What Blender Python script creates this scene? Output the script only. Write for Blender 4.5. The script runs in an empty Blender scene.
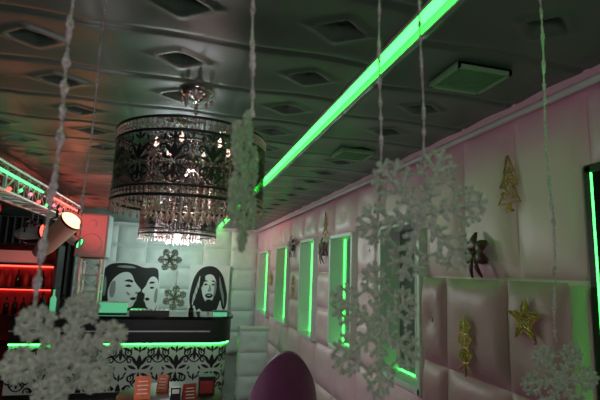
import bpy, bmesh, math, random
import numpy as np
from mathutils import Vector, Matrix
random.seed(7); rng=np.random.RandomState(5)
sc=bpy.context.scene
try: sc.view_settings.view_transform='Standard'
except Exception: pass
PI=math.pi

# ------------------------------------------------------------ materials
def mat(name,col,rough=.5,metal=0,emis=None,es=0,var=.0,vscale=8,bump=0,bscale=30,spec=.5,sheen=0,trans=0,coat=0):
    m=bpy.data.materials.new(name); m.use_nodes=True
    nt=m.node_tree; b=nt.nodes['Principled BSDF']
    b.inputs['Base Color'].default_value=(*col,1); b.inputs['Roughness'].default_value=rough
    b.inputs['Metallic'].default_value=metal
    b.inputs['Specular IOR Level'].default_value=spec
    b.inputs['Coat Weight'].default_value=coat
    b.inputs['Sheen Weight'].default_value=sheen
    b.inputs['Transmission Weight'].default_value=trans
    if emis: 
        b.inputs['Emission Color'].default_value=(*emis,1); b.inputs['Emission Strength'].default_value=es
    tc=nt.nodes.new('ShaderNodeTexCoord')
    n=nt.nodes.new('ShaderNodeTexNoise'); n.inputs['Scale'].default_value=vscale; n.inputs['Detail'].default_value=4
    nt.links.new(tc.outputs['Object'],n.inputs['Vector'])
    r=nt.nodes.new('ShaderNodeMapRange'); r.inputs[1].default_value=.3; r.inputs[2].default_value=.7
    r.inputs[3].default_value=1-max(var,.03); r.inputs[4].default_value=1+max(var,.03)
    nt.links.new(n.outputs['Fac'],r.inputs[0])
    mx=nt.nodes.new('ShaderNodeVectorMath'); mx.operation='SCALE'; mx.inputs[0].default_value=col
    nt.links.new(r.outputs[0],mx.inputs['Scale']); nt.links.new(mx.outputs[0],b.inputs['Base Color'])
    if bump>0:
        n2=nt.nodes.new('ShaderNodeTexNoise'); n2.inputs['Scale'].default_value=bscale; n2.inputs['Detail'].default_value=5
        nt.links.new(tc.outputs['Object'],n2.inputs['Vector'])
        bp=nt.nodes.new('ShaderNodeBump'); bp.inputs['Strength'].default_value=bump; bp.inputs['Distance'].default_value=.02
        nt.links.new(n2.outputs['Fac'],bp.inputs['Height']); nt.links.new(bp.outputs[0],b.inputs['Normal'])
    return m
def lace(name):
    m=mat(name,(.055,.040,.036),.45); nt=m.node_tree; b=nt.nodes['Principled BSDF']
    tc=nt.nodes.new('ShaderNodeTexCoord'); v=nt.nodes.new('ShaderNodeTexVoronoi'); v.inputs['Scale'].default_value=150
    v.feature='DISTANCE_TO_EDGE'
    nt.links.new(tc.outputs['Object'],v.inputs['Vector'])
    r=nt.nodes.new('ShaderNodeMapRange'); r.inputs[1].default_value=.05; r.inputs[2].default_value=.25; r.inputs[3].default_value=.9; r.inputs[4].default_value=.30
    nt.links.new(v.outputs['Distance'],r.inputs[0]); nt.links.new(r.outputs[0],b.inputs['Alpha'])
    return m
M_ceil=mat('ceiling_vinyl',(.085,.125,.102),.36,var=.10,vscale=3,bump=.12,bscale=6)  # green tint of the ambient light is put into this base colour
M_btn=mat('button_dark',(.010,.014,.012),.35)
M_wall=mat('wall_vinyl',(.82,.52,.62),.40,var=.05,vscale=2,bump=.15,bscale=10)
M_pink=mat('pad_vinyl_rose',(.48,.25,.30),.42,var=.08,vscale=3,bump=.22,bscale=9)
M_back=mat('back_vinyl',(.68,.76,.75),.45,var=.04,bump=.12,bscale=8)
M_dark=mat('dark_paint',(.03,.03,.033),.6,var=.2)
M_floor=mat('floor_tile',(.10,.08,.08),.25,var=.3,vscale=3)
M_led=mat('green_led',(.1,.9,.2),.5,emis=(.05,1,.10),es=6)
M_led_b=mat('green_led_bar',(.1,.9,.2),.5,emis=(.05,1,.10),es=11)
M_led_c=mat('green_led_ceiling',(.05,.9,.1),.5,emis=(.03,1,.06),es=8.5)
M_trim=mat('trim_white',(.7,.7,.7),.4)
M_mirror=mat('mirror_glass',(.10,.11,.115),.05,metal=.0,spec=1,coat=1)
M_blackglass=mat('black_glass',(.008,.01,.01),.08)
M_vent=mat('vent_green_lit',(.22,.46,.24),.5)  # green light falling on the grille, painted into its colour
M_chrome=mat('chrome',(.75,.75,.78),.15,metal=1)
M_black=mat('black_metal',(.012,.012,.014),.4)
M_crys=mat('crystal',(.88,.70,.66),.10,spec=1,coat=.8)
M_crys.node_tree.nodes['Principled BSDF'].inputs['Transmission Weight'].default_value=.45
M_lace=lace('lace_sheer')
M_bulb_on=mat('bulb_lit',(1,1,1),.4,emis=(.85,.93,1),es=26)
M_bulb_dim=mat('bulb_dim',(1,.9,.85),.4,emis=(1,.68,.55),es=5)
M_snow=mat('snow_glitter',(.50,.58,.48),.30,var=.35,vscale=160,bump=.7,bscale=220,spec=.9)
M_tinsel=mat('tinsel',(.66,.60,.63),.28,metal=.3,var=.35,vscale=180,bump=.6,bscale=200)
M_gold=mat('gold_glitter',(.60,.38,.10),.32,metal=.5,var=.3,vscale=120)
M_bow=mat('bow_dark_red',(.07,.008,.015),.4)
M_damask_w=mat('bar_white',(.72,.74,.72),.4)
M_ink=mat('black_print',(.01,.01,.012),.5)
M_canvas=mat('canvas_white',(.80,.84,.86),.7,var=.03)
M_canvas_g=mat('canvas_grey',(.30,.33,.35),.7,var=.03)
M_purple=mat('purple_velvet',(.20,.032,.14),.6,var=.15,vscale=12,sheen=.4)
M_wood=mat('dark_wood',(.06,.035,.025),.35,var=.3,vscale=20)
M_orange=mat('menu_orange',(.60,.12,.05),.5,var=.2,vscale=40)
M_paper=mat('paper_white',(.75,.72,.7),.6)
M_spk=mat('speaker_grey',(.34,.40,.42),.6,bump=.2,bscale=200)
M_alu=mat('aluminium',(.75,.76,.78),.35,metal=.5)
M_redled=mat('red_led',(.9,.1,.1),.5,emis=(1,.06,.04),es=5)
M_orgl=mat('lens_orange',(1,.4,.3),.5,emis=(1,.25,.12),es=6)
M_grnl=mat('lens_green',(.2,1,.3),.5,emis=(.1,.9,.25),es=2)
M_magl=mat('lens_pink',(1,.3,.4),.5,emis=(1,.15,.22),es=3)
M_copper=mat('can_copper',(.85,.38,.30),.35,metal=.35)
M_redbox=mat('red_fabric',(.35,.03,.03),.6,var=.3)
M_gglass=mat('green_acrylic',(.2,.6,.35),.3,emis=(.15,.8,.4),es=.45)

# ------------------------------------------------------------ mesh builder
class B:
    def __init__(s): s.v=[];s.f=[];s.m=[];s.s=[];s.mats=[]
    def mi(s,m):
        if m not in s.mats: s.mats.append(m)
        return s.mats.index(m)
    def add(s,v,f,m,smooth=False):
        o=len(s.v); s.v.extend([tuple(p) for p in v]); k=s.mi(m)
        for q in f: s.f.append(tuple(o+i for i in q)); s.m.append(k); s.s.append(smooth)
    def box(s,c,sz,m,R=None):
        x,y,z=[q/2 for q in sz]; c=Vector(c)
        v=[Vector(p) for p in [(-x,-y,-z),(x,-y,-z),(x,y,-z),(-x,y,-z),(-x,-y,z),(x,-y,z),(x,y,z),(-x,y,z)]]
        if R is not None: v=[R@p for p in v]
        s.add([p+c for p in v],[(0,3,2,1),(4,5,6,7),(0,1,5,4),(1,2,6,5),(2,3,7,6),(3,0,4,7)],m)
    def bx(s,a,b,m): s.box([(a[i]+b[i])/2 for i in range(3)],[abs(b[i]-a[i]) for i in range(3)],m)
    def cyl(s,p0,p1,r0,r1,m,n=16,caps=True,m1=None):
        p0=Vector(p0);p1=Vector(p1);d=(p1-p0).normalized()
        a=d.orthogonal().normalized(); b=d.cross(a); v=[]
        for p,r in((p0,r0),(p1,r1)):
            for i in range(n):
                t=2*PI*i/n; v.append(p+(a*math.cos(t)+b*math.sin(t))*r)
        s.add(v,[(i,(i+1)%n,n+(i+1)%n,n+i) for i in range(n)],m,True)
        if caps:
            s.add(v[:n],[tuple(range(n-1,-1,-1))],m); s.add(v[n:],[tuple(range(n))],m1 or m)
    def tube(s,pts,r,m,n=6):
        pts=[Vector(p) for p in pts]; v=[];L=len(pts)
        for k,p in enumerate(pts):
            d=(pts[min(k+1,L-1)]-pts[max(k-1,0)]).normalized()
            ref=Vector((0,0,1)) if abs(d.z)<.9 else Vector((1,0,0))
            a=d.cross(ref).normalized(); b=d.cross(a); rr=r(k/(L-1)) if callable(r) else r
            for i in range(n):
                t=2*PI*i/n; v.append(p+(a*math.cos(t)+b*math.sin(t))*rr)
        f=[(k*n+i,k*n+(i+1)%n,(k+1)*n+(i+1)%n,(k+1)*n+i) for k in range(L-1) for i in range(n)]
        f.append(tuple(range(n-1,-1,-1))); f.append(tuple(range((L-1)*n,L*n)))
        s.add(v,f,m,True)
    def ring(s,c,R,r,m,n=64,k=8):
        v=[];f=[]
        for i in range(n):
            a=2*PI*i/n
            for j in range(k):
                b=2*PI*j/k; v.append((c[0]+(R+r*math.cos(b))*math.cos(a),c[1]+(R+r*math.cos(b))*math.sin(a),c[2]+r*math.sin(b)))
        for i in range(n):
            for j in range(k): f.append((i*k+j,((i+1)%n)*k+j,((i+1)%n)*k+(j+1)%k,i*k+(j+1)%k))
        s.add(v,f,m,True)
    def gem(s,c,r,m,h=None):
        h=h or r; x,y,z=c
        s.add([(x+r,y,z),(x,y+r,z),(x-r,y,z),(x,y-r,z),(x,y,z+h),(x,y,z-h)],[(0,1,4),(1,2,4),(2,3,4),(3,0,4),(1,0,5),(2,1,5),(3,2,5),(0,3,5)],m)
    def lathe(s,c,prof,m,n=24):
        v=[];f=[]
        for r,z in prof:
            for i in range(n):
                a=2*PI*i/n; v.append((c[0]+r*math.cos(a),c[1]+r*math.sin(a),c[2]+z))
        for k in range(len(prof)-1):
            for i in range(n): f.append((k*n+i,k*n+(i+1)%n,(k+1)*n+(i+1)%n,(k+1)*n+i))
        s.add(v,f,m,True)
    def grid(s,P,m):  # P: (nu,nv,3)
        nu,nv,_=P.shape; idx=np.arange(nu*nv).reshape(nu,nv)
        f=np.stack([idx[:-1,:-1],idx[1:,:-1],idx[1:,1:],idx[:-1,1:]],-1).reshape(-1,4)
        s.add(P.reshape(-1,3).tolist(),f.tolist(),m,True)
    def obj(s,name,bevel=0):
        me=bpy.data.meshes.new(name); me.from_pydata(s.v,[],s.f)
        for m in s.mats: me.materials.append(m)
        me.polygons.foreach_set('material_index',s.m); me.polygons.foreach_set('use_smooth',s.s); me.update()
        o=bpy.data.objects.new(name,me); sc.collection.objects.link(o)
        if bevel:
            md=o.modifiers.new('b','BEVEL'); md.width=bevel; md.segments=2; md.limit_method='ANGLE'
        return o

# padded panel ------------------------------------------------------
def pad(b,o,ua,va,na,ub,vb,m,th=.05,btn=True,res=16,bd=.035,bm=None):
    o=np.array(o,float);ua=np.array(ua,float);va=np.array(va,float);na=np.array(na,float)
    for i in range(len(ub)-1):
        for j in range(len(vb)-1):
            u0,u1,v0,v1=ub[i],ub[i+1],vb[j],vb[j+1]
            k=np.sin(np.linspace(-PI/2,PI/2,res+1))*.5+.5
            U,V=np.meshgrid(k,k,indexing='ij')
            h=th*(1-np.abs(2*U-1)**5)*(1-np.abs(2*V-1)**5)
            h+=.004*np.sin(7*U+i*3+j)*np.sin(6*V+j*2)*(h/th)
            if btn:
                du=(U-.5)*(u1-u0);dv=(V-.5)*(v1-v0); r=np.sqrt(du**2+dv**2)
                h-=bd*np.exp(-(r/.05))
            P=o+ua*(u0+U*(u1-u0))[...,None]+va*(v0+V*(v1-v0))[...,None]+na*h[...,None]
            b.grid(P,m)
            if btn:
                c=o+ua*(u0+u1)/2+va*(v0+v1)/2+na*(th-bd)
                b.cyl(c-na*.005,c+na*.012,.016,.012,bm or m,10)

# ------------------------------------------------------------ room shell
XR=1.60; XL=-3.6; YB=9.5; YF=-2.2; ZC=2.55
b=B(); b.bx((XL-.1,YF-.1,-.1),(1.85,YB+.15,0),M_floor); b.obj('floor')
# ceiling
b=B()
def tuft(X,Y,x0,sx,y0,sy):
    fx=(X-x0)/sx; fy=(Y-y0)/sy
    du=(fx-np.round(fx))*sx; dv=(fy-np.round(fy))*sy
    d1=np.abs(du)/.080+np.abs(dv)/.058
    dip=.050*np.clip(1.15-d1,0,.85)/.85
    lip=-.010*np.exp(-((d1-1.35)/.35)**2)
    puff=-.008*(np.sin(PI*fx)**2+np.sin(PI*fy)**2)
    su=np.abs(np.abs(du)-sx/2); sv=np.abs(np.abs(dv)-sy/2)
    seam=.010*np.exp(-(sv/.012)**2)+.003*np.exp(-(su/.010)**2)
    return dip+puff+seam+lip
xs=np.linspace(XL,.695,260); ys=np.concatenate([np.linspace(-.6,4,330),np.linspace(4,YB,200)[1:]])
X,Y=np.meshgrid(xs,ys,indexing='ij')
Z=ZC+tuft(X,Y,.49,.55,1.40,.41)+.003*np.sin(X*5+Y*2)*np.sin(Y*4-X)
Z[-1,:]=ZC+.06; 
b.grid(np.stack([X,Y,Z],-1),M_ceil)
xs=np.linspace(.775,1.72,70)
X,Y=np.meshgrid(xs,ys,indexing='ij')
Z=ZC+tuft(X,Y,1.14,.70,1.98,.41); Z[0,:]=ZC+.06
b.grid(np.stack([X,Y,Z],-1),M_ceil)
b.bx((XL-.1,YF-.1,ZC+.062),(1.85,YB+.15,ZC+.18),M_dark)
b.bx((XL-.1,YF-.1,ZC-.01),(1.85,-.6,ZC+.062),M_ceil)
b.bx((.688,-.6,ZC-.006),(.698,YB,ZC+.06),M_trim); b.bx((.772,-.6,ZC-.003),(.780,YB,ZC+.06),M_trim)
for i in range(-7,1):
    for j in range(-3,20):
        c=(.49+.55*i,1.40+.41*j,ZC+.046)
        b.cyl(c,(c[0],c[1],c[2]-.022),.026,.018,M_btn,12)
for j in range(-4,19):
    c=(1.14,1.98+.41*j,ZC+.046); b.cyl(c,(c[0],c[1],c[2]-.022),.026,.018,M_btn,12)
b.obj('ceiling')
b=B(); b.bx((.724,-.4,ZC+.004),(.750,YB-.02,ZC+.024),M_led_c); b.bx((.708,-.4,ZC+.024),(.762,YB-.02,ZC+.055),M_trim); b.obj('ceiling_led_strip')
# back wall
b=B(); b.bx((XL-.1,YB+.05,0),(1.85,YB+.15,ZC+.05),M_back)
ub=[-2.35+.56*i for i in range(8)]; vb=[0,.42,.84,1.26,1.68,2.10,2.5]
pad(b,(0,YB+.05,0),(1,0,0),(0,0,1),(0,-1,0),ub,vb,M_back,.045,bd=.02,res=12)
b.obj('wall_back')
b=B(); b.bx((XL-.1,YF-.1,0),(XL,YB+.05,ZC),M_dark); b.obj('wall_left')
b=B(); b.bx((XL,YF-.1,0),(1.7,YF,ZC),M_dark); b.obj('wall_front')
# right wall with niches
opens=[(.50,1.44,.85,2.16),(2.72,3.35,.95,2.08),(3.95,4.6,.95,2.08),(5.2,5.85,.91,2.10),(6.6,7.4,.91,2.08),(8.1,9.1,.88,2.05)]
b=B(); b.bx((1.72,YF,0),(1.85,YB+.05,ZC),M_wall)
yprev=YF; N=(-1,0,0)
def seg(y0,y1,z0,z1,cu,vb,m=M_wall,btn=True):
    b.bx((XR,y0,z0),(1.72,y1,z1),m)
    n=max(1,round((y1-y0)/cu)); ubb=list(np.linspace(y0,y1,n+1))
    pad(b,(XR,0,0),(0,1,0),(0,0,1),N,ubb,vb,m,.05,btn,14)
for k_,(y0,y1,z0,z1) in enumerate(opens):
    if y0>yprev:
        if k_==1: seg(yprev,y0,0,2.5,.42,[0,.85,1.70,2.5],btn=False)
        else: seg(yprev,y0,0,2.5,.6,[0,.45,.9,1.3,1.7,2.1,2.5])
    seg(y0,y1,0,z0,.5,[0,.45,z0]); seg(y0,y1,z1,2.5,.5,[z1,2.5])
    yprev=y1
seg(yprev,YB+.03,0,2.5,.5,[0,.45,.9,1.3,1.7,2.1,2.5])
b.obj('wall_right')
for i,(y0,y1,z0,z1) in enumerate(opens):
    b=B(); t=.03; fm=M_black if i==0 else M_trim; xf=1.56 if i==0 else 1.53
    b.bx((1.70,y0,z0),(1.715,y1,z1),M_blackglass if i==0 else M_mirror)
    for a,c in(((xf,y0-.005,z0-.01),(1.715,y0+t,z1)),((xf,y1-t,z0-.01),(1.715,y1+.005,z1)),((xf,y0,z1-t),(1.715,y1,z1+.005)),((xf,y0,z0-.01),(1.715,y1,z0+t))):
        b.bx(a,c,fm)
    if i!=1: b.bx((1.685,y0+t,z0+t),(1.698,y0+t+.008,z1-t),M_led)
    if i>1: b.bx((1.688,y1-t-.008,z0+t),(1.698,y1-t,z1-t),M_led)
    if i==0: b.bx((1.555,y1-t-.006,z0+t),(1.562,y1-t+.001,z1-t),M_led)
    b.bx((1.685,y0+t,z0+t),(1.698,y1-t,z0+t+.008),M_led)
    if i: b.bx((1.68,(y0+y1)/2-.012,z0),(1.70,(y0+y1)/2+.012,z1),M_trim)
    b.obj('window_%d'%(i+1),.003)
b=B(); b.tube([(1.50,-.5,2.475),(1.50,4,2.475),(1.50,9.4,2.475)],.016,M_trim,10)
b.bx((1.52,-2,2.50),(1.72,YB,2.56),M_wall)
for y in np.arange(0,9.4,.8): b.cyl((1.50,y,2.475),(1.54,y,2.52),.008,.008,M_chrome,8)
b.obj('trim_1')
# protruding rose pads
b=B(); b.bx((1.47,1.46,.25),(1.56,2.55,1.68),M_pink)
pad(b,(1.47,0,0),(0,1,0),(0,0,1),N,[1.46,1.80,2.30,2.55],[.25,.72,1.2,1.69],M_pink,.045,True,16,.03)
b.obj('padded_wall_panel',.02)
# padded partition beside the bar end
b=B(); b.bx((.84,6.2,0),(1.22,6.34,.90),M_back)
pad(b,(0,6.2,0),(1,0,0),(0,0,1),(0,-1,0),[.84,1.22],[0,.3,.6,.90],M_back,.04,True,14,.03)
pad(b,(.84,0,0),(0,1,0),(0,0,1),(-1,0,0),[6.2,6.34],[0,.3,.6,.90],M_back,.02,False,8)
b.bx((.83,6.17,.90),(1.23,6.36,.93),M_trim)
b.obj('padded_partition',.006)
# vents
for (x0,x1,y0,y1) in((1.0,1.25,1.46,1.68),(1.0,1.25,2.80,3.02)):
    b=B(); z=ZC-.03
    for a,c in(((x0,y0),(x1,y0+.014)),((x0,y1-.014),(x1,y1)),((x0,y0),(x0+.014,y1)),((x1-.014,y0),(x1,y1))):
        b.bx((a[0],a[1],z-.004),(c[0],c[1],z+.02),M_vent)
    for i in range(12):
        yy=y0+.022+i*(y1-y0-.044)/11
        b.box(((x0+x1)/2,yy,z+.003),(x1-x0-.03,.012,.003),M_vent,Matrix.Rotation(.5,3,'X'))
    b.bx((x0,y0,z+.012),(x1,y1,z+.02),M_vent)
    b.obj('ceiling_vent')

# ------------------------------------------------------------ 2D motifs
def leaf(cx,cy,ang,L,W,n=8):
    pts=[]
    for k in range(n+1):
        t=k/n; w=W*math.sin(PI*t)**.8; pts.append((t*L,w/2))
    for k in range(n-1,0,-1):
        t=k/n; w=W*math.sin(PI*t)**.8; pts.append((t*L,-w/2))
    c,s=math.cos(ang),math.sin(ang)
    v=[(cx+x*c-y*s,cy+x*s+y*c) for x,y in pts]; N_=len(v)
    f=[(0,1,N_-1)]+[(k,k+1,N_-k-1,N_-k) for k in range(1,n-1)]+[(n-1,n,n+1)]
    return v,f
def rib(path,w0,w1):
    v=[];n=len(path)
    for k,(x,y) in enumerate(path):
        x0,y0=path[max(k-1,0)];x1,y1=path[min(k+1,n-1)]
        dx,dy=x1-x0,y1-y0;l=math.hypot(dx,dy) or 1; w=(w0+(w1-w0)*k/(n-1))/2
        v+= [(x-dy/l*w,y+dx/l*w),(x+dy/l*w,y-dx/l*w)]
    return v,[(2*k,2*k+1,2*k+3,2*k+2) for k in range(n-1)]
def spiral(cx,cy,r,a0,turns,dr,n=22):
    return [(cx+r*(1-.8*k/n)*math.cos(a0+dr*2*PI*turns*k/n),cy+r*(1-.8*k/n)*math.sin(a0+dr*2*PI*turns*k/n)) for k in range(n+1)]
def damask():
    out=[]
    out.append(leaf(0,-.02,PI/2,.30,.11)); out.append(leaf(0,.30,PI/2,.16,.05))
    out.append(leaf(0,-.05,-PI/2,.28,.08))
    half=[leaf(.03,.06,.95,.24,.07),leaf(.05,.0,.35,.20,.06),leaf(.04,-.08,-.3,.17,.05),leaf(.03,-.18,-.9,.14,.045),
          rib(spiral(.20,.17,.075,PI,1.3,-1),.035,.02),rib(spiral(.17,-.17,.085,PI*.7,1.35,1),.035,.02),
          rib([(0,-.36),(.07,-.34),(.13,-.28),(.15,-.22)],.02,.035),leaf(.02,.34,.7,.13,.04),leaf(.20,.30,1.9,.12,.04),leaf(.24,-.03,.9,.10,.04),leaf(.25,-.05,-.9,.10,.035)]
    for v,f in half:
        out.append((v,f)); out.append(([(-x,y) for x,y in v],[tuple(reversed(q)) for q in f]))
    return out
DM=damask()
def put_damask(b,cu,cv,sx,sy,fn,m,umin=-9,umax=9,vmin=-9,vmax=9):
    for v,f in DM:
        P=[(cu+x*sx,cv+y*sy) for x,y in v]
        ff=[q for q in f if all(umin<=P[i][0]<=umax and vmin<=P[i][1]<=vmax for i in q)]
        if ff: b.add([fn(*p) for p in P],ff,m)

# ------------------------------------------------------------ chandeliers
def chandelier(cx,cy,lit):
    b=B(); R=.34; zt,zb=2.30,1.98
    bm=M_bulb_on if lit else M_bulb_dim
    b.lathe((cx,cy,ZC-.03),[(0,.03),(.085,.03),(.085,.012),(.06,-.005),(.02,-.03),(0,-.03)],M_chrome)
    for k in range(8):
        a=k*PI/4; b.gem((cx+.07*math.cos(a),cy+.07*math.sin(a),ZC-.055),.011,M_crys,.02)
    z=ZC-.06; k=0
    while z>zt+.02:
        c=Vector((cx,cy,z)); pts=[]
        for i in range(13):
            t=2*PI*i/12; o=Vector((math.cos(t)*.009,0,math.sin(t)*.016))
            if k%2: o=Vector((0,o.x,o.z))
            pts.append(c+o)
        b.tube(pts,.0028,M_chrome,5); z-=.024; k+=1
    b.cyl((cx,cy,zt+.03),(cx,cy,zb+.03),.010,.010,M_chrome,10)
    b.lathe((cx,cy,zt-.12),[(0,.05),(.03,.03),(.05,0),(.03,-.03),(0,-.04)],M_chrome)
    for z,r in((zt,.006),(zt-.055,.006),(zb,.007),(zb+.04,.005)): b.ring((cx,cy,z),R,r,M_black,72)
    b.ring((cx,cy,zb+.02),.20,.005,M_chrome,48); b.ring((cx,cy,zt-.05),.20,.005,M_chrome,48); b.ring((cx,cy,zb-.02),.10,.004,M_chrome,32)
    for k in range(6):
        a=k*PI/3+.2; c,s=math.cos(a),math.sin(a)
        b.tube([(cx,cy,zt-.02),(cx+.17*c,cy+.17*s,zt+.015),(cx+R*c,cy+R*s,zt)],.004,M_chrome)
        b.tube([(cx,cy,zt-.14),(cx+.08*c,cy+.08*s,zt-.19),(cx+.16*c,cy+.16*s,zt-.17),(cx+.17*c,cy+.17*s,zt-.12)],.005,M_chrome)
        x,y=cx+.17*c,cy+.17*s
        b.cyl((x,y,zt-.12),(x,y,zt-.06),.009,.009,M_paper,8)
        b.lathe((x,y,zt-.06),[(0,0),(.011,.008),(.012,.02),(.006,.04),(0,.05)],bm,10)
    n=96; P=np.zeros((n+1,2,3))
    for i in range(n+1):
        a=2*PI*i/n
        for j,z in enumerate((zb+.02,zt-.055)): P[i,j]=(cx+R*math.cos(a),cy+R*math.sin(a),z)
    b.grid(P,M_lace)
    H=(zt-.055)-(zb+.02); zc=(zt-.055+zb+.02)/2
    nm=14
    fn=lambda u,v:(cx+(R+.003)*math.cos(u/R),cy+(R+.003)*math.sin(u/R),zc+v)
    for k in range(nm): put_damask(b,k*2*PI*R/nm,0,.22,H/.95,fn,M_ink,-99,99)
    for k in range(90):
        a=2*PI*k/90; x,y=cx+R*math.cos(a),cy+R*math.sin(a)
        for j in range(3): b.gem((x,y,zt-.012-j*.016),.0068,M_crys,.0080)
        for j in range(2): b.gem((x,y,zb+.012+j*.016),.006,M_crys,.008)
        b.gem((x,y,zb-.012),.006,M_crys,.012)
        if k%2==0: b.gem((x,y,zb-.036),.008,M_crys,.016)
    for k in range(36):
        a=2*PI*k/36; x,y=cx+.20*math.cos(a),cy+.20*math.sin(a)
        for j in range(12): b.gem((x,y,zt-.06-j*.024),.007,M_crys,.011)
        b.gem((x,y,zb-.03),.010,M_crys,.022)
    for k in range(16):
        a=2*PI*k/16; x,y=cx+.10*math.cos(a),cy+.10*math.sin(a)
        for j in range(8): b.gem((x,y,zb+.16-j*.024),.008,M_crys,.012)
        b.gem((x,y,zb-.055),.011,M_crys,.026)
    b.gem((cx,cy,zb-.05),.025,M_crys,.035)
    if lit: b.lathe((cx,cy,zb-.01),[(0,-.022),(.022,-.014),(.03,0),(.022,.02),(0,.03)],M_bulb_on,14)
    return b.obj('crystal_chandelier')
chandelier(.02,2.14,False); chandelier(-.04,4.25,True)

# ------------------------------------------------------------ snowflakes on tinsel
def snowflake(x,y,z,r,yaw,tilt=0,spin=0,w=.10,top=ZC-.02,sw=.004,dx=0,dz=.9,nub=1.0):
    b=B(); rs=random.Random(int(1000*(x+3)+z*77))
    Rm=Matrix.Rotation(yaw,3,'Z')@Matrix.Rotation(tilt,3,'X')
    c=Vector((x,y,z))
    def P(u,v,d=0): return c+Rm@Vector((u,d,v))
    T=r*.05
    def bar(u0,v0,u1,v1,w0,w1):
        L=math.hypot(u1-u0,v1-v0); nx,ny=-(v1-v0)/L,(u1-u0)/L
        v=[]
        for (u,vv,ww) in((u0,v0,w0),(u1,v1,w1)):
            v+=[P(u+nx*ww/2,vv+ny*ww/2,0),P(u,vv,-T/2),P(u-nx*ww/2,vv-ny*ww/2,0),P(u,vv,T/2)]
        b.add(v,[(0,1,5,4),(1,2,6,5),(2,3,7,6),(3,0,4,7),(0,3,2,1),(4,5,6,7)],M_snow)
        n=int(L/r*30*nub)
        for _ in range(n):
            t=rs.random(); ww=(w0+(w1-w0)*t)*.75; o=(rs.random()-.5)*ww*1.7
            q=P(u0+(u1-u0)*t+nx*o,v0+(v1-v0)*t+ny*o,(rs.random()-.5)*T)
            b.gem(q,r*(.010+.018*rs.random()),M_snow)
    for k in range(6):
        a=k*PI/3+spin; e=Vector((math.cos(a),math.sin(a)))
        bar(0,0,e.x*r,e.y*r,r*w*1.1,r*w*.7)
        for t,l in((.28,.20),(.46,.36),(.66,.32),(.84,.18)):
            for sgn in(-1,1):
                a2=a+sgn*PI/3*.95; u,v=e.x*r*t,e.y*r*t
                u2,v2=u+math.cos(a2)*r*l,v+math.sin(a2)*r*l
                bar(u,v,u2,v2,r*w*.8,r*w*.55)
                if l>.25:
                    for s2 in(-1,1):
                        a3=a2+s2*PI/3; um,vm=u+(u2-u)*.6,v+(v2-v)*.6
                        bar(um,vm,um+math.cos(a3)*r*.12,vm+math.sin(a3)*r*.12,r*w*.5,r*w*.4)
    for k in range(6):
        a=k*PI/3+spin; a2=a+PI/3
        bar(math.cos(a)*r*.22,math.sin(a)*r*.22,math.cos(a2)*r*.22,math.sin(a2)*r*.22,r*w*.7,r*w*.7)
    z0=z+r*dz; L=top-z0; n=int(L/.006); v=[]; X0=x+dx
    ph=rs.random()*6
    for i in range(n+1):
        t=i/n; a=t*L*55+1.5*math.sin(t*17+ph); zz=z0+t*L
        ox=.005*math.sin(zz*14+ph)*(1-t); oy=.004*math.cos(zz*11+ph)
        wj=sw*(.6+.8*rs.random())
        ddx,ddy=math.cos(a)*wj,math.sin(a)*wj
        v+=[(X0+ox+ddx,y+oy+ddy,zz),(X0+ox-ddx,y+oy-ddy,zz)]
    b.add(v,[(2*i,2*i+1,2*i+3,2*i+2) for i in range(n)],M_tinsel)
    b.tube([(X0+.005*math.sin((z0+t*L)*14+ph)*(1-t),y+.004*math.cos((z0+t*L)*11+ph),z0+t*L) for t in np.linspace(0,1,40)],sw*.5,M_tinsel,5)
    b.cyl((X0,y,top-.001),(X0,y,top+.03),.008,.012,M_btn,8)
    return b.obj('hanging_snowflake')
snowflake(-.150,.74,1.575,.085,.25,.1,.30,w=.17,sw=.0052,nub=1.8,dx=-.045,dz=.62)
snowflake(-.262,1.30,1.46,.085,-.2,.1,.3,w=.15,sw=.0030)
snowflake(.090,.70,1.84,.115,1.24,0,PI/6,w=.15,sw=.0040,nub=1.6)
snowflake(.430,.75,1.812,.130,-.15,.15,.25,w=.105,sw=.0034,nub=1.4)
snowflake(.365,.80,1.60,.125,.35,-.1,.5,w=.11,sw=.0034,nub=1.4)
snowflake(.963,1.0,1.445,.105,-.2,.1,.1,w=.13,sw=.0046,nub=1.4)
snowflake(-.06,2.8,1.74,.070,0,0,0,w=.14,sw=.002)
snowflake(-.02,3.1,1.50,.080,.2,0,.4,w=.14,sw=.002)

# ------------------------------------------------------------ wall decorations
def wall_bow(y,z,s=1):
    b=B(); x=1.535
    def petal(a,L,W):
        P=np.zeros((9,5,3))
        for i in range(9):
            t=i/8; w=W*math.sin(PI*min(1,t*.92+.04))**.7
            for j in range(5):
                q=(j-2)/2; uu=t*L; vv=q*w/2
                P[i,j]=(x-.025*math.sin(PI*t)-.01*(1-q*q)-.006, y+math.cos(a)*uu-math.sin(a)*vv, z+math.sin(a)*uu+math.cos(a)*vv)
        b.grid(P,M_bow)
    for a in(.5,2.64,3.6,5.82,1.57): petal(a,.095*s,.06*s)
    petal(4.4,.12*s,.035*s); petal(5.0,.12*s,.035*s)
    b.lathe((x-.02,y,z),[(0,-.015),(.014,-.008),(.016,0),(.014,.008),(0,.015)],M_bow,12)
    b.cyl((x-.02,y,z),(1.60,y,z),.008,.008,M_bow,8)
    b.obj('wall_flower_ornament')
wall_bow(2.10,1.83,1.15); wall_bow(4.92-.1,1.95,1.4); wall_bow(6.3,2.06,1.5)
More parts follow.
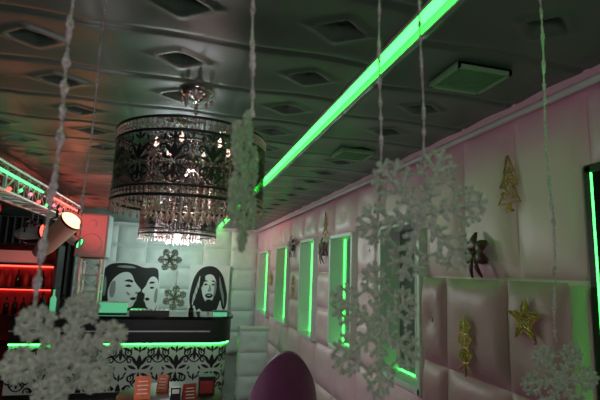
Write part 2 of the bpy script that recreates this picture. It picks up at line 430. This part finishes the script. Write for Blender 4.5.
def gold(kind,x,y,z,s=1):
    b=B(); r=.0040*s; rs=random.Random(int(y*100))
    def L(pts,rr=r):
        P=[(x-.005+.003*math.sin(i*2.1),y+u*s,z+v*s) for i,(u,v) in enumerate(pts)]
        b.tube(P,rr,M_gold,6)
        for p,q in zip(P[:-1],P[1:]):
            d=math.dist(p,q)
            for _ in range(int(d/.006)):
                t=rs.random(); b.gem([p[k]+(q[k]-p[k])*t+(rs.random()-.5)*.004 for k in range(3)],.0040*s,M_gold)
    S=lambda cx,cy,rr,a0,tn,dr:L(spiral(cx,cy,rr,a0,tn,dr,14),r*.8)
    if kind=='tree':
        L([(0,.12),(-.03,.05),(-.015,.05),(-.05,-.01),(-.02,-.01),(-.065,-.08),(.065,-.08),(.02,-.01),(.05,-.01),(.015,.05),(.03,.05),(0,.12)])
        S(-.025,-.045,.026,0,1.2,1);S(.025,-.045,.026,PI,1.2,-1);S(-.012,.012,.022,0,1.3,1);S(.014,.005,.020,PI,1.3,-1);S(0,.058,.016,0,1.2,-1)
        L([(0,-.08),(0,-.11)],.007*s); L([(-.02,-.11),(.02,-.11)],.006*s)
    elif kind=='star':
        p=[]
        for k in range(11):
            a=PI/2+k*PI/5; q=.085 if k%2==0 else .038; p.append((q*math.cos(a),q*math.sin(a)))
        L(p); p2=[(u*.6,v*.6) for u,v in p]; L(p2)
        for k in range(5): a=PI/2+k*2*PI/5; L([(0,0),(.08*math.cos(a),.08*math.sin(a))])
        for k in range(5): a=PI/2+k*2*PI/5; S(.045*math.cos(a),.045*math.sin(a),.014,a,1,1)
    else:
        for c in(.07,.02,-.04):
            w=.035 if c>.05 else .04
            L([(w*math.cos(t),c+.03*math.sin(t)) for t in np.linspace(0,2*PI,16)])
            S(-w*.5,c,.016,0,1.3,1);S(w*.5,c,.016,PI,1.3,-1)
        L([(0,.12),(0,-.12)]); L([(-.04,-.10),(0,-.07),(.04,-.10)])
    b.obj('gold_ornament')
gold('tree',1.543,1.85,2.16,1.2); gold('star',1.42,1.64,1.53,1.1); gold('candle',1.42,2.06,1.36,1.25)
gold('tree',1.543,4.78,2.22,1.2); gold('star',1.543,7.8,1.55,1.6); gold('candle',1.543,6.2,1.5,1.3)

# ------------------------------------------------------------ bar
b=B(); x0,x1,yb,Rr=-1.98,.46,6.5,.26
def path(u,off=0):
    if u<=x1: return (u,yb-off)
    L=Rr*PI/2
    if u<=x1+L:
        a=(u-x1)/Rr; return (x1+(Rr+off)*math.sin(a),yb+Rr-(Rr+off)*math.cos(a))
    return (x1+Rr+off,yb+Rr+(u-x1-L))
us=list(np.linspace(x0,x1,8))+[x1+Rr*PI/2*k/12 for k in range(1,13)]+[x1+Rr*PI/2+.45]
def band(z0,z1,off,m):
    P=np.array([[(*path(u,off),z) for z in(z0,z1)] for u in us]); b.grid(P,m)
def slab(z0,z1,off,m):
    pts=[path(u,off) for u in us]
    P=pts+[(x0,yb+.72)]
    n=len(P)
    v=[(p[0],p[1],z0) for p in P]+[(p[0],p[1],z1) for p in P]
    b.add(v,[tuple(range(n-1,-1,-1)),tuple(range(n,2*n))]+[(i,(i+1)%n,n+(i+1)%n,n+i) for i in range(n)],m)
slab(0,.08,-.04,M_black); slab(.08,.66,0,M_damask_w); slab(.70,1.0,.05,M_black); slab(1.0,1.04,.08,M_blackglass)
band(.672,.690,.03,M_led_b)
slab(.66,.70,-.01,M_black)
fn=lambda u,v:(*path(u,.004),v)
i=0; u=x0+.14
while u<x1+Rr*PI/2+.4:
    for vv in((.36,) if i%2==0 else (.0,.68)):
        put_damask(b,u,vv,.60,.66,fn,M_ink,x0,x1+Rr*PI/2+.45,.085,.655)
    u+=.235; i+=1
b.bx((x0,yb-.075,.84),(x1,yb-.05,.855),M_alu)
b.obj('bar_counter')
b=B()   # dj mixer
b.bx((-.62,6.62,1.04),(-.1,6.9,1.10),M_black)
for k in range(8):
    b.cyl((-.56+k*.055,6.66,1.10),(-.56+k*.055,6.66,1.12),.010,.008,M_chrome,8)
    b.bx((-.565+k*.055,6.72,1.10),(-.555+k*.055,6.82,1.104),M_paper)
b.obj('dj_mixer',.004)
b=B(); b.bx((-1.02,6.72,1.055),(-.66,6.74,1.19),M_gglass); b.bx((-1.02,6.68,1.04),(-.66,6.80,1.055),M_black); b.bx((-1.03,6.715,1.19),(-.65,6.745,1.205),M_trim); b.obj('acrylic_menu_holder')
b=B(); b.bx((.50,6.50,1.04),(.68,6.66,1.10),M_gglass); b.bx((.49,6.49,1.10),(.69,6.67,1.112),M_black); b.obj('green_light_box')
for i_,(x,h,m) in enumerate(((-1.75,.26,M_blackglass),(-1.62,.30,M_gglass),(-1.50,.24,M_blackglass),(.20,.12,M_blackglass))):
    b=B(); b.lathe((x,6.85,1.04),[(0,0),(.036,0),(.038,.01),(.038,h*.6),(.014,h*.75),(.013,h*.97),(.016,h*.97),(.016,h),(0,h)],m,16); b.obj('glass_bottle')

# ------------------------------------------------------------ portraits
def poly(b,pts,y,m,fx):
    v=[fx(p[0],p[1]) for p in pts]; v=[(q[0],y,q[1]) for q in v]
    me=bmesh.new(); vs=[me.verts.new(p) for p in v]; me.faces.new(vs); bmesh.ops.triangulate(me,faces=me.faces[:])
    me.verts.ensure_lookup_table(); me.verts.index_update()
    b.add([tuple(q.co) for q in me.verts],[tuple(w.index for w in f.verts) for f in me.faces],m); me.free()
def smooth(pts,it=2):
    for _ in range(it):
        o=[]
        for i in range(len(pts)):
            p=pts[i];q=pts[(i+1)%len(pts)]
            o+=[(p[0]*.75+q[0]*.25,p[1]*.75+q[1]*.25),(p[0]*.25+q[0]*.75,p[1]*.25+q[1]*.75)]
        pts=o
    return pts
MM=[M_canvas,M_ink,M_canvas_g]
def portrait(X0,X1,Z0,Z1,layers):
    b=B(); y=YB-.035; b.bx((X0,y-.02,Z0),(X1,y+.03,Z1),M_canvas)
    fx=lambda u,v:(X0+u*(X1-X0),Z0+v*(Z1-Z0))
    for i,(p,ink) in enumerate(layers): poly(b,smooth(p),y-.022-.0015*i,MM[ink],fx)
    b.obj('portrait_canvas')
# two profile faces leaning together
portrait(-1.46,-.36,.66,1.76,[
 ([(.02,.10),(.02,.80),(.10,.95),(.30,.99),(.55,.97),(.72,.90),(.90,.93),(.98,.85),(.98,.02),(.78,.02),(.40,.02),(.12,.02)],1),
 ([(.16,.30),(.13,.50),(.20,.70),(.34,.82),(.47,.83),(.53,.76),(.56,.68),(.60,.62),(.69,.53),(.68,.49),(.62,.47),(.64,.42),(.61,.39),(.63,.35),(.59,.31),(.58,.24),(.50,.20),(.40,.18),(.36,.05),(.24,.04)],0),
 ([(.38,.66),(.46,.71),(.55,.68),(.54,.64),(.47,.66)],1),([(.40,.58),(.47,.62),(.54,.58),(.48,.56)],1),
 ([(.50,.37),(.58,.40),(.63,.37),(.57,.33)],1),([(.58,.47),(.64,.49),(.62,.45)],1),
 ([(.17,.62),(.25,.70),(.27,.50),(.23,.36),(.17,.42)],2),([(.36,.30),(.44,.26),(.50,.22),(.40,.20)],2),([(.44,.50),(.50,.46),(.52,.42),(.46,.44)],2),
 ([(.98,.20),(.99,.66),(.92,.76),(.84,.76),(.79,.68),(.77,.60),(.70,.51),(.72,.47),(.77,.46),(.74,.41),(.77,.38),(.74,.34),(.78,.30),(.80,.22),(.90,.18)],0),
 ([(.80,.64),(.86,.68),(.93,.66),(.87,.63)],1),([(.82,.56),(.87,.59),(.92,.56),(.87,.54)],1),
 ([(.76,.37),(.81,.40),(.86,.36),(.80,.33)],1),([(.92,.50),(.97,.60),(.98,.30),(.92,.30)],2),
 ([(.20,.92),(.45,.95),(.62,.90),(.42,.89)],2),([(.08,.80),(.12,.60),(.09,.35),(.05,.55)],2)])
# dreadlocked singer
dl=[([(.08,.04),(.02,.30),(.06,.55),(.12,.76),(.26,.93),(.48,.99),(.68,.95),(.84,.78),(.90,.60),(.98,.35),(.93,.06),(.84,.10),(.80,.32),(.74,.10),(.66,.02),(.36,.02),(.28,.12),(.22,.02),(.16,.20)],1),
 ([(.33,.40),(.30,.60),(.36,.76),(.50,.82),(.62,.77),(.69,.60),(.67,.40),(.58,.24),(.50,.20),(.42,.24)],0),
 ([(.34,.65),(.40,.69),(.48,.66),(.40,.65)],1),([(.53,.66),(.60,.69),(.66,.65),(.60,.65)],1),
 ([(.36,.59),(.41,.62),(.47,.59),(.41,.57)],1),([(.54,.59),(.60,.62),(.65,.59),(.60,.57)],1),
 ([(.50,.60),(.53,.58),(.56,.47),(.51,.44),(.46,.46),(.49,.50)],2),
 ([(.40,.38),(.50,.42),(.62,.38),(.58,.33),(.50,.31),(.43,.33)],1),([(.44,.375),(.50,.385),(.58,.375),(.50,.36)],0),
 ([(.42,.27),(.50,.29),(.60,.27),(.54,.18),(.47,.18)],1),([(.62,.70),(.69,.60),(.67,.40),(.60,.28),(.63,.45)],2),
 ([(.34,.82),(.40,.72),(.36,.64),(.31,.50),(.28,.70)],1)]
for k in range(7):
    dl.append(([(.10+.02*k,.15+.06*k),(.12+.02*k,.40+.06*k),(.145+.02*k,.42+.06*k),(.125+.02*k,.15+.06*k)],2 if k%2 else 0))
    dl.append(([(.90-.02*k,.15+.06*k),(.88-.02*k,.40+.06*k),(.855-.02*k,.42+.06*k),(.875-.02*k,.15+.06*k)],2))
portrait(.20,1.0,.80,1.76,dl)

# ------------------------------------------------------------ speaker on truss tower
def truss(b,p0,p1,w,m,step=.25,r=.016):
    p0=Vector(p0);p1=Vector(p1);d=(p1-p0);L=d.length;d.normalize()
    ref=Vector((0,0,1)) if abs(d.z)<.9 else Vector((1,0,0))
    a=d.cross(ref).normalized()*w/2;c=d.cross(a).normalized()*w/2
    co=[a+c,a-c,-a-c,-a+c]
    for o in co: b.cyl(p0+o,p1+o,r,r,m,8)
    n=max(2,int(L/step))
    for k in range(n+1):
        q=p0+d*L*k/n
        for i in range(4):
            b.cyl(q+co[i],q+co[(i+1)%4],r*.6,r*.6,m,6)
            if k<n:
                q2=p0+d*L*(k+1)/n
                b.cyl(q+co[i],q2+co[(i+1)%4],r*.5,r*.5,m,6)
b=B(); truss(b,(-1.30,7.55,.03),(-1.30,7.55,1.78),.28,M_alu,.22,.02)
b.bx((-1.51,7.34,0),(-1.09,7.76,.03),M_black); b.bx((-1.48,7.37,1.78),(-1.12,7.73,1.80),M_black); b.obj('truss_tower')
b=B(); b.bx((-1.53,7.33,1.80),(-1.09,7.75,2.45),M_spk)
b.bx((-1.51,7.31,1.82),(-1.11,7.33,2.43),M_spk)
b.cyl((-1.31,7.31,2.0),(-1.31,7.30,2.0),.15,.14,M_spk,24); b.cyl((-1.31,7.31,2.30),(-1.31,7.30,2.30),.06,.05,M_spk,20)
b.obj('loudspeaker',.02)

b=B(); truss(b,(-1.38,2.9,2.31),(-1.38,6.3,2.31),.20,M_alu,.25,.014)
for y in(3.1,6.0):
    b.cyl((-1.38,y,2.41),(-1.38,y,ZC-.02),.006,.006,M_black,6)
# led tubes clipped to the truss
b.cyl((-1.255,3.2,2.33),(-1.255,4.5,2.33),.012,.012,M_grnl,10); b.cyl((-1.255,4.8,2.33),(-1.255,5.9,2.33),.012,.012,M_redled,10)
for k in range(14):
    y=3.0+k*.24; b.gem((-1.26,y,2.245+.02*math.sin(k*1.7)),.018,(M_redled,M_grnl,M_magl)[k%3])
b.obj('lighting_truss')
def parcan(p,d,L,r,body,lens,name='stage_light',hang=2.185):
    b=B(); p=Vector(p); d=Vector(d).normalized()
    q=p-d*L/2; e=p+d*L/2
    b.cyl(q,q+d*L*.25,r*.55,r*.85,body,20); b.cyl(q+d*L*.25,e,r*.85,r,body,24,True,lens)
    b.cyl(e-d*.005,e+d*.02,r*1.06,r*1.06,M_black,24,False)
    b.cyl(e+d*.001,e+d*.006,r*.95,r*.95,lens,24,True)
    s=d.cross(Vector((0,0,1))).normalized()
    pts=[p+s*r*1.15,p+s*r*1.15+Vector((0,0,r*1.4)),p+Vector((0,0,r*1.9)),p-s*r*1.15+Vector((0,0,r*1.4)),p-s*r*1.15]
    b.tube(pts,.008,M_black,6)
    b.cyl(p+Vector((0,0,r*1.9)),(p.x,p.y,max(hang,p.z+r*1.9+.005)),.012,.012,M_black,8)
    b.obj(name)
parcan((-1.14,4.6,1.93),(.62,-.50,.60),.50,.10,M_copper,M_orgl)
parcan((-1.45,3.75,2.04),(.7,-.4,.35),.24,.06,M_black,M_redled)
parcan((-1.34,3.35,2.06),(.8,-.3,-.5),.22,.045,M_black,M_grnl)
parcan((-1.50,5.3,1.96),(.7,-.5,.1),.30,.08,M_black,M_magl)
parcan((-1.45,4.95,1.98),(.9,-.3,.1),.26,.07,M_alu,M_redled)
parcan((-1.30,5.9,2.00),(.8,-.3,-.4),.28,.06,M_alu,M_grnl)
b=B(); P=np.zeros((160,2,3))
for i in range(160):
    x=-3.55+i*1.65/159
    for j,z in enumerate((.0,2.5)): P[i,j]=(x,9.28+.04*math.sin(i*.55),z)
b.grid(P,M_dark); b.cyl((-3.55,9.28,2.48),(-1.86,9.28,2.48),.015,.015,M_black,8); b.obj('black_curtain')
b=B(); X0,X1,Y0,Y1=-2.75,-1.78,7.5,7.9
b.bx((X0,Y0,0),(X0+.04,Y1,1.95),M_black); b.bx((X1-.04,Y0,0),(X1,Y1,1.95),M_black); b.bx((X0,Y1-.03,0),(X1,Y1,1.95),M_redbox)
for z in(.1,.5,.9,1.3,1.65,1.93): b.bx((X0,Y0,z),(X1,Y1,z+.03),M_black)
b.bx((X0+.05,Y1-.06,1.62),(X1-.05,Y1-.04,1.64),M_redled); b.bx((X0+.05,Y1-.06,1.27),(X1-.05,Y1-.04,1.29),M_redled)
for k in range(8):
    x=X0+.1+k*.11
    b.lathe((x,Y0+.15,1.33),[(0,0),(.035,0),(.035,.14),(.012,.19),(.012,.25),(0,.25)],M_redbox if k%3 else M_blackglass,12)
    b.lathe((x,Y0+.15,.93),[(0,0),(.035,0),(.035,.14),(.012,.19),(.012,.25),(0,.25)],M_blackglass,12)
b.bx((X0+.05,Y0+.03,1.68),(X0+.7,Y0+.3,1.86),M_paper)
b.obj('bottle_shelf')

# ------------------------------------------------------------ purple armchair
b=B(); cx,cy=.72,3.1
def shellP(off):
    n=48;k=14; P=np.zeros((n+1,k+1,3))
    for i in range(n+1):
        a=-2.1+4.2*i/n
        hgt=.62+.57*max(0,math.cos(a*.68))**2.0
        for j in range(k+1):
            t=j/k; z=.30+(hgt-.30)*t
            rr=.205+off*(1-.55*t**4)+.015*t
            dirx,diry=math.sin(a-.12),-math.cos(a-.12)
            P[i,j]=(cx+dirx*rr,cy+diry*rr*1.1,z)
    return P
A=shellP(.035);Bn=shellP(-.035)
b.grid(A,M_purple); b.grid(Bn[::-1],M_purple)
b.grid(np.stack([A[:,-1],(A[:,-1]+Bn[:,-1])/2+np.array([0,0,.015]),Bn[:,-1]],1),M_purple)
b.grid(np.stack([A[0],Bn[0]],1),M_purple); b.grid(np.stack([Bn[-1],A[-1]],1),M_purple)
b.grid(np.stack([Bn[:,0],A[:,0]],1),M_purple)
b.lathe((cx,cy,0),[(0,.30),(.18,.30),(.19,.33),(.19,.42),(.18,.455),(.1,.47),(0,.472)],M_purple,32)
for a in(.6,2.2,3.8,5.4): b.cyl((cx+.18*math.cos(a),cy+.18*math.sin(a),0),(cx+.15*math.cos(a),cy+.15*math.sin(a),.31),.014,.02,M_wood,10)
b.obj('purple_armchair')
# table & menus
b=B(); tx,ty=.0,3.72
b.lathe((tx,ty,0),[(0,.72),(.38,.72),(.385,.735),(.38,.75),(0,.75)],M_wood,40); b.cyl((tx,ty,.02),(tx,ty,.72),.035,.035,M_black,16); b.lathe((tx,ty,0),[(0,0),(.24,0),(.24,.012),(.05,.03),(0,.03)],M_black,32)
b.obj('round_table')
def tent(x,y,m,h=.15,w=.10,rz=0):
    b=B(); R=Matrix.Rotation(rz,3,'Z')
    for s in(-1,1):
        b.box(Vector((x,y,.752+h/2))+R@Vector((0,s*.02,0)),(w,.002,h),m,R@Matrix.Rotation(s*.26,3,'X'))
    for i in range(4):
        zz=h*(.25+.17*i); b.box(Vector((x,y,.752+zz))+R@Vector((0,-.024-.02*(1-2*zz/h),0)),(w*(.7-.1*(i%2)),.003,.006),M_paper,R)
    b.box((x,y,.7515),(w,.085,.002),m,R)
    b.obj('menu_card')
tent(-.20,3.62,M_orange,.155,.11,.1); tent(-.06,3.80,M_orange,.12,.08,-.3); tent(.13,3.50,M_redbox,.12,.09,.2)
b=B(); b.bx((.0,3.52,.752),(.07,3.58,.84),M_black); b.bx((.01,3.515,.80),(.06,3.52,.83),M_paper); b.obj('napkin_box',.004)
b=B(); b.bx((.20,3.62,.752),(.32,3.74,.89),M_black); b.bx((.21,3.615,.77),(.31,3.62,.86),M_redbox); b.obj('condiment_box',.004)

# ------------------------------------------------------------ lights
def pl(name,loc,e,col,r=.1):
    l=bpy.data.lights.new(name,'POINT'); l.energy=e; l.color=col; l.shadow_soft_size=r
    o=bpy.data.objects.new(name,l); o.location=loc; sc.collection.objects.link(o)
def spot(name,loc,tgt,e,col,ang=1.2,r=.1):
    l=bpy.data.lights.new(name,'SPOT'); l.energy=e; l.color=col; l.spot_size=ang; l.spot_blend=.7; l.shadow_soft_size=r
    o=bpy.data.objects.new(name,l); o.location=loc; o.rotation_euler=(Vector(tgt)-Vector(loc)).to_track_quat('-Z','Y').to_euler(); sc.collection.objects.link(o)
pl('chandelier_lamp',(-.04,4.25,1.88),24,(.92,.94,1),.06)
pl('chandelier_lamp_near',(.02,2.14,2.12),2.2,(1,.76,.68),.05)
pl('bar_lamp',(-.2,8.2,2.1),36,(.82,1,.95),.15)
pl('fill_light_near',(-.2,-.9,1.75),32,(1,.86,.88),.35)  # added soft fill behind the camera, not a fixture of the room
pl('fill_light_mid',(-.6,3.1,1.1),10,(1,.88,.91),.3)  # added pinkish fill hanging free in mid-room, no fixture
spot('red_stage_glow',(-1.9,6.1,1.9),(-1.0,6.9,2.6),130,(1,.09,.08),1.5)
pl('red_bar_glow',(-2.2,6.9,1.5),7,(1,.12,.10),.1)
spot('stage_beam',(-1.0,4.4,2.1),(-.5,5.2,2.6),50,(1,.14,.15),1.5)
pl('green_bar_glow',(-.6,7.15,1.25),3,(.1,1,.2),.15)
w=bpy.data.worlds.new('w'); sc.world=w; w.use_nodes=True
w.node_tree.nodes['Background'].inputs[0].default_value=(.4,.7,.5,1); w.node_tree.nodes['Background'].inputs[1].default_value=.1

# ------------------------------------------------------------ camera
th=math.radians(8.985);ps=math.radians(14.47);ro=math.radians(2)
F=Vector((math.sin(ps)*math.cos(th),math.cos(ps)*math.cos(th),math.sin(th)))
R0=Vector((math.cos(ps),-math.sin(ps),0));U0=R0.cross(F)
R=R0*math.cos(ro)+U0*math.sin(ro);U=-R0*math.sin(ro)+U0*math.cos(ro)
cam=bpy.data.cameras.new('camera'); cam.lens=27; cam.sensor_width=36
co=bpy.data.objects.new('camera',cam); sc.collection.objects.link(co)
Mx=Matrix((R,U,-F)).transposed().to_4x4(); Mx.translation=(0,0,1.7); co.matrix_world=Mx
cam.dof.use_dof=True; cam.dof.focus_distance=3.5; cam.dof.aperture_fstop=5
cam.clip_start=.02
sc.camera=co
